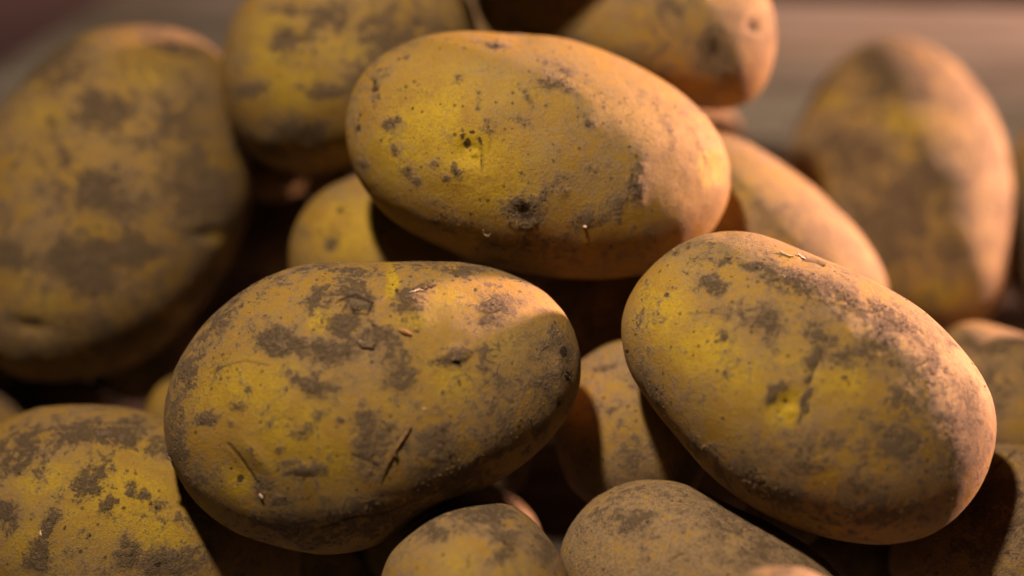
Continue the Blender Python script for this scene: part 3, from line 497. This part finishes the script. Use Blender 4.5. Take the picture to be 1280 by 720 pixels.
def build_potato(key):
    b = BODY[key]; n = b.spec['n']; N, F = cube_sphere(n)
    P = b.points(N); seed = sum(ord(c) for c in key) * 7
    nrm = None
    # outward direction good enough for displacement
    a_, b_ = b.spec['s']; rho = np.hypot(N[:, 0], N[:, 1]); ph = np.arctan2(N[:, 1], N[:, 0]); R = b.R(ph, rho)
    g = np.stack([N[:, 0] / R, N[:, 1] / R, -N[:, 2] / b.T], -1)
    g[:, 0] -= a_ * g[:, 2]; g[:, 1] -= b_ * g[:, 2]
    nrm = np.outer(g[:, 0], b.x) + np.outer(g[:, 1], b.y) + np.outer(g[:, 2], b.w); nrm /= np.linalg.norm(nrm, axis=1)[:, None]
    X, Y = project(P); front = np.clip(((nrm @ -b.w) + .02) / .12, 0, 1)
    mud = np.zeros(len(P)); yel = np.zeros(len(P)); scab = np.zeros(len(P)); cut = np.zeros(len(P))
    disp = noise3(P, 42, seed, 2) * .00042 + noise3(P, 160, seed + 5, 2) * .00014
    wr = WEAR.get(key, dict(p=[], r=[], l=[]))
    wx = noise3(P, 260, seed + 9, 3) * 5.0; wy = noise3(P, 260, seed + 19, 3) * 5.0
    for (kind, x, y, rx, ry, deg, st) in wr['p']:
        f = ell_field(X + wx * min(1, rx / 10), Y + wy * min(1, ry / 10), x, y, rx, ry, deg); v = st * np.exp(-(f ** 2) * .9) * front
        if kind == 'mud': mud = np.maximum(mud, v)
        elif kind == 'yel': yel = np.maximum(yel, v)
        else: scab = np.maximum(scab, v)
    for (x, y, rx, ry, deg, dep) in wr['r']:
        f = ell_field(X, Y, x, y, rx, ry, deg); disp += dep * .001 * np.exp(-(f ** 2) * 1.6) * front
    for (pts, w, dep, dark) in wr['l']:
        dl = line_dist(X + wx * .16, Y + wy * .16, pts); v = np.exp(-(dl / w) ** 2) * front
        disp -= v * dep * .001; cut = np.maximum(cut, v * dark)
    # random wear where the photograph does not look, and a little everywhere
    rnd = noise3(P, 70, seed + 3, 3)
    hid = 1 - front if key in WEAR else np.ones(len(P))
    mud = np.maximum(mud, np.clip(rnd * 1.2, 0, 1) * (.25 + .6 * hid)); yel = np.maximum(yel, np.clip(noise3(P, 45, seed + 4, 2) * 1.3, 0, 1) * (.3 + .6 * hid))
    if n >= 100:
        crust = np.clip((mud - .45) * 2.2, 0, 1); disp += crust * (.00010 + np.abs(noise3(P, 900, seed + 6, 2)) * .00022)
    P = P + nrm * disp[:, None]
    C = b.C; o = mesh_obj('potato', P - C, F[:, ::-1] if False else F, None); o.location = C
    for nm, arr in (('mud', mud), ('yel', yel), ('scab', scab), ('cut', cut)):
        at_ = o.data.attributes.new(nm, 'FLOAT', 'POINT'); at_.data.foreach_set('value', arr.astype(np.float32))
    o.data.materials.append(potato_material(key, *LOOK.get(key, (-.35, .85, .40))))  # filler default: heavier mud colour, put in to darken the gaps
    set_props(o, LABEL[key], 'potato', 'potatoes buried in the heap' if key in FILL else 'potatoes heaped on the table')
    POT[key] = o
    if key in 'ABCJM': bvh[key] = (BVHTree.FromPolygons([Vector(p) for p in P], [tuple(f) for f in F], all_triangles=False), P, nrm, mud, front)
    return o
for k in SPEC: build_potato(k)

# ------------------------------------------------------------------ loose soil sticking to the skins
def grain_shape(k):
    g = random.Random(k); V = []
    for z, rr_, n0 in ((-.7, .7, 4), (.35, 1.0, 4)):
        for i in range(n0):
            a = 2 * math.pi * (i + g.uniform(-.25, .25)) / n0; V.append((rr_ * math.cos(a) * g.uniform(.7, 1.2), rr_ * math.sin(a) * g.uniform(.7, 1.2), z * g.uniform(.6, 1.2)))
    V.append((g.uniform(-.3, .3), g.uniform(-.3, .3), 1.0))
    F = [(0, 1, 5), (0, 5, 4), (1, 2, 6), (1, 6, 5), (2, 3, 7), (2, 7, 6), (3, 0, 4), (3, 4, 7), (4, 5, 8), (5, 6, 8), (6, 7, 8), (7, 4, 8), (0, 3, 2), (0, 2, 1)]
    return np.array(V), np.array(F)
SHAPES = [grain_shape(i) for i in range(6)]
SOIL = plain_material('dry_soil', (.10, .066, .044), (.22, .15, .10), 2500, .95, .0002, .1)
SAND = plain_material('pale_sand', (.50, .40, .32), (.66, .55, .46), 2500, .45, .0001, .5)
def frames(nrm, ang):
    t = np.cross(nrm, np.array([.31, .77, .56])); t /= np.linalg.norm(t, axis=1)[:, None]; b = np.cross(nrm, t)
    c, s_ = np.cos(ang)[:, None], np.sin(ang)[:, None]; return t * c + b * s_, b * c - t * s_
def scatter(key, name, count, smin, smax, mat, weight):
    _, P, nr, mud, front = bvh[key]; w = weight(mud, front); w = w / w.sum()
    idx = rng.choice(len(P), size=count, p=w); sz = smin * (smax / smin) ** (rng.random(count) ** 2.2)
    t, b = frames(nr[idx], rng.random(count) * 6.28); VV = []; FF = []; off = 0
    for j, i in enumerate(idx):
        V, F = SHAPES[j % 6]; q = V * sz[j]
        VV.append(P[i] + np.outer(q[:, 0] * 1.15, t[j]) + np.outer(q[:, 1] * .85, b[j]) + np.outer(q[:, 2] * .8 + sz[j] * .25, nr[i])); FF.append(F + off); off += len(V)
    o = mesh_obj(name, np.concatenate(VV) - BODY[key].C, np.concatenate(FF), mat, POT[key], smooth=False); set_props(o, kind='stuff')
for key, cnt in (('A', 900), ('B', 2600), ('C', 2400), ('J', 700), ('M', 900)):
    scatter(key, 'soil_grains', cnt, .00006, .00026, SOIL, lambda m, f: (np.clip(m - .35, 0, 1) ** 1.5 + .012) * (f > .3))
    scatter(key, 'sand_grains', cnt // 40, .00007, .00020, SAND, lambda m, f: (np.clip(m - .3, 0, 1) + .02) * (f > .3))

# ------------------------------------------------------------------ single bits lying on the potatoes
def hit(key, px, py):
    loc, n, _, _ = bvh[key][0].ray_cast(Vector(CAM), Vector(ray(px, py)))
    if loc is None: return None, None
    n = np.array(n); n = n if n @ ray(px, py) < 0 else -n
    return np.array(loc), n
def bit_material(name, c1, c2, rough=.8): return plain_material(name, c1, c2, 1500, rough, .0002, .3)
STALK = bit_material('dry_stalk', (.09, .05, .022), (.20, .12, .06)); HUSK = bit_material('seed_husk', (.20, .10, .035), (.36, .20, .08))
CHIP = bit_material('pale_chip', (.62, .45, .36), (.78, .62, .52), .5); FLAKE = bit_material('skin_flake', (.30, .20, .14), (.52, .38, .29), .5)
def tube_on(key, name, pts, radii, lift, mat, label, cat, sides=7, sub=4):
    """a thin round-bodied strand lying on the skin through picture points"""
    Q = []; 
    for (px, py) in pts:
        l, n = hit(key, px, py)
        if l is None: return
        Q.append((l, n))
    C = Q[0][0]; V = []; F = []; m = len(Q)
    ts = np.linspace(0, m - 1, (m - 1) * sub + 1); g = random.Random(name + str(pts[0]))
    L = np.array([q[0] for q in Q]); Nn = np.array([q[1] for q in Q])
    cen = np.stack([np.interp(ts, range(m), L[:, k]) for k in range(3)], -1); nn = np.stack([np.interp(ts, range(m), Nn[:, k]) for k in range(3)], -1)
    rad = np.interp(ts, range(m), radii); lf = np.interp(ts, range(m), lift)
    tan = np.gradient(cen, axis=0); tan /= np.linalg.norm(tan, axis=1)[:, None]
    for i in range(len(ts)):
        n = nn[i] / np.linalg.norm(nn[i]); s_ = np.cross(tan[i], n); s_ /= np.linalg.norm(s_); c = cen[i] + n * (rad[i] * .7 + lf[i]) + s_ * g.uniform(-.2, .2) * rad[i]
        for k in range(sides):
            a = 2 * math.pi * k / sides; r_ = rad[i] * g.uniform(.85, 1.15); V.append(c + (s_ * math.cos(a) + n * math.sin(a)) * r_ - C)
    for i in range(len(ts) - 1):
        for k in range(sides): F.append((i * sides + k, i * sides + (k + 1) % sides, (i + 1) * sides + (k + 1) % sides, (i + 1) * sides + k))
    me = bpy.data.meshes.new(name); F.append(tuple(reversed(range(sides)))); F.append(tuple(range((len(ts) - 1) * sides, len(ts) * sides)))
    me.from_pydata([tuple(v) for v in V], [], F); me.materials.append(mat)
    o = bpy.data.objects.new(name, me); COL.objects.link(o); o.location = C; set_props(o, label, cat); return o
def lump_on(key, name, px, py, rx, ry, h, ang, mat, label, cat, rough=.35, curl=0.0):
    """an irregular little lump, sizes in metres, lying on the skin"""
    l, n = hit(key, px, py)
    if l is None: return
    N, F = cube_sphere(7); s0 = int(px * 7 + py)
    rr_ = 1 + noise3(N, 1.7, s0, 3) * rough; q = N * rr_[:, None]
    e = np.array(RIGHT) - n * n[0]; e /= np.linalg.norm(e); f = np.cross(n, e)
    if f @ UP < 0: f = -f
    a = math.radians(ang); u = e * math.cos(a) + f * math.sin(a); v = -e * math.sin(a) + f * math.cos(a)
    V = np.outer(q[:, 0] * rx, u) + np.outer(q[:, 1] * ry, v) + np.outer(q[:, 2] * h + h * .55 + curl * (q[:, 0] ** 2) * rx, n)
    o = mesh_obj(name, V, F, mat, None, smooth=True); o.location = l; set_props(o, label, cat); return o
tube_on('B', 'dry_stalk', [(513, 532), (508, 541), (501, 551), (495, 561)], [.00022, .00028, .0003, .00026], [.0003, .0002, .0002, .0001], HUSK, 'pale upper piece of the dry stalk stuck to the front potato', 'stalk')
tube_on('B', 'dry_stalk', [(495, 563), (488, 574), (481, 588), (476, 604)], [.0003, .00026, .0002, .00008], [.0001, .0001, .00005, 0], STALK, 'dark thin lower piece of the dry stalk stuck to the front potato', 'stalk')
tube_on('B', 'leaf_scrap', [(490, 565), (494, 569), (498, 571)], [.0001, .0003, .0001], [.0001, .0003, .0002], STALK, 'tiny dark scrap at the kink of the dry stalk', 'plant scrap')
lump_on('B', 'seed_husk', 506, 416, .0016, .0006, .00055, -20, HUSK, 'orange-brown seed husk lying above the middle of the stalk potato', 'husk', .25)
lump_on('B', 'soil_crumb', 457, 431, .0019, .0008, .0005, -8, SOIL, 'elongated crumb of dry soil with a white speck beside it', 'soil crumb', .6)
lump_on('B', 'sand_grain', 451, 427, .0003, .0003, .0003, 0, CHIP, 'round white sand grain on the end of the elongated crumb', 'sand grain', .3)
lump_on('B', 'pale_chip', 327, 620, .0007, .00028, .0003, -50, CHIP, 'small pinkish white chip at the lower end of the slit-shaped eye', 'chip', .3)
tube_on('B', 'root_fibre', [(512, 366), (518, 365), (523, 363), (530, 364)], [.00012, .00022, .00024, .0001], [.0001] * 4, CHIP, 'short white root fibre near the yellow streak of the stalk potato', 'root fibre')
tube_on('B', 'root_fibre', [(530, 363), (537, 359), (546, 356)], [.0001, .00018, .00008], [.0001, .0003, .0002], STALK, 'thin dark root fibre next to the short white one', 'root fibre')
lump_on('B', 'soil_crumb', 569, 449, .0007, .0005, .0004, 20, SOIL, 'dark soil crumb on the grey mud patch right of the seed husk', 'soil crumb', .5)
lump_on('B', 'sand_grain', 530, 511, .0003, .00025, .0002, 0, CHIP, 'white sand grain just above the pale end of the dry stalk', 'sand grain', .3)
lump_on('C', 'skin_flake', 983, 319, .0017, .00055, .00022, -22, FLAKE, 'curled shiny flake of torn skin on top of the egg-shaped potato', 'skin flake', .35, .18)
lump_on('C', 'skin_flake', 1001, 321, .0011, .0005, .0002, -10, FLAKE, 'flat brownish skin flake beside the narrow dark slot', 'skin flake', .35, .1)
lump_on('C', 'sand_grain', 891, 594, .0003, .0002, .0002, 0, CHIP, 'white sand grain on the lower side of the egg-shaped potato', 'sand grain', .3)
lump_on('C', 'husk_crumb', 867, 443, .00035, .00025, .0002, 70, HUSK, 'orange crumb on the clean yellow side of the egg-shaped potato', 'crumb', .4)
lump_on('A', 'sand_grain', 731, 283, .0003, .0004, .00035, 80, CHIP, 'bright grain stuck low on the front of the topmost potato', 'sand grain', .35)
tube_on('A', 'root_fibre', [(604, 287), (606, 292), (611, 294), (613, 291)], [.00008, .00014, .00014, .00008], [.0001, .0003, .0003, .0001], FLAKE, 'curled pale fibre below the round scab side of the topmost potato', 'root fibre')
lump_on('J', 'pale_chip', 51, 667, .0002, .0007, .0002, 10, CHIP, 'upright white chip on the mud streak of the bottom corner potato', 'chip', .3)
lump_on('B', 'soil_crumb', 213, 573, .0006, .0004, .0004, 30, SOIL, 'dark crumb sticking out at the side of the stalk potato', 'soil crumb', .6)
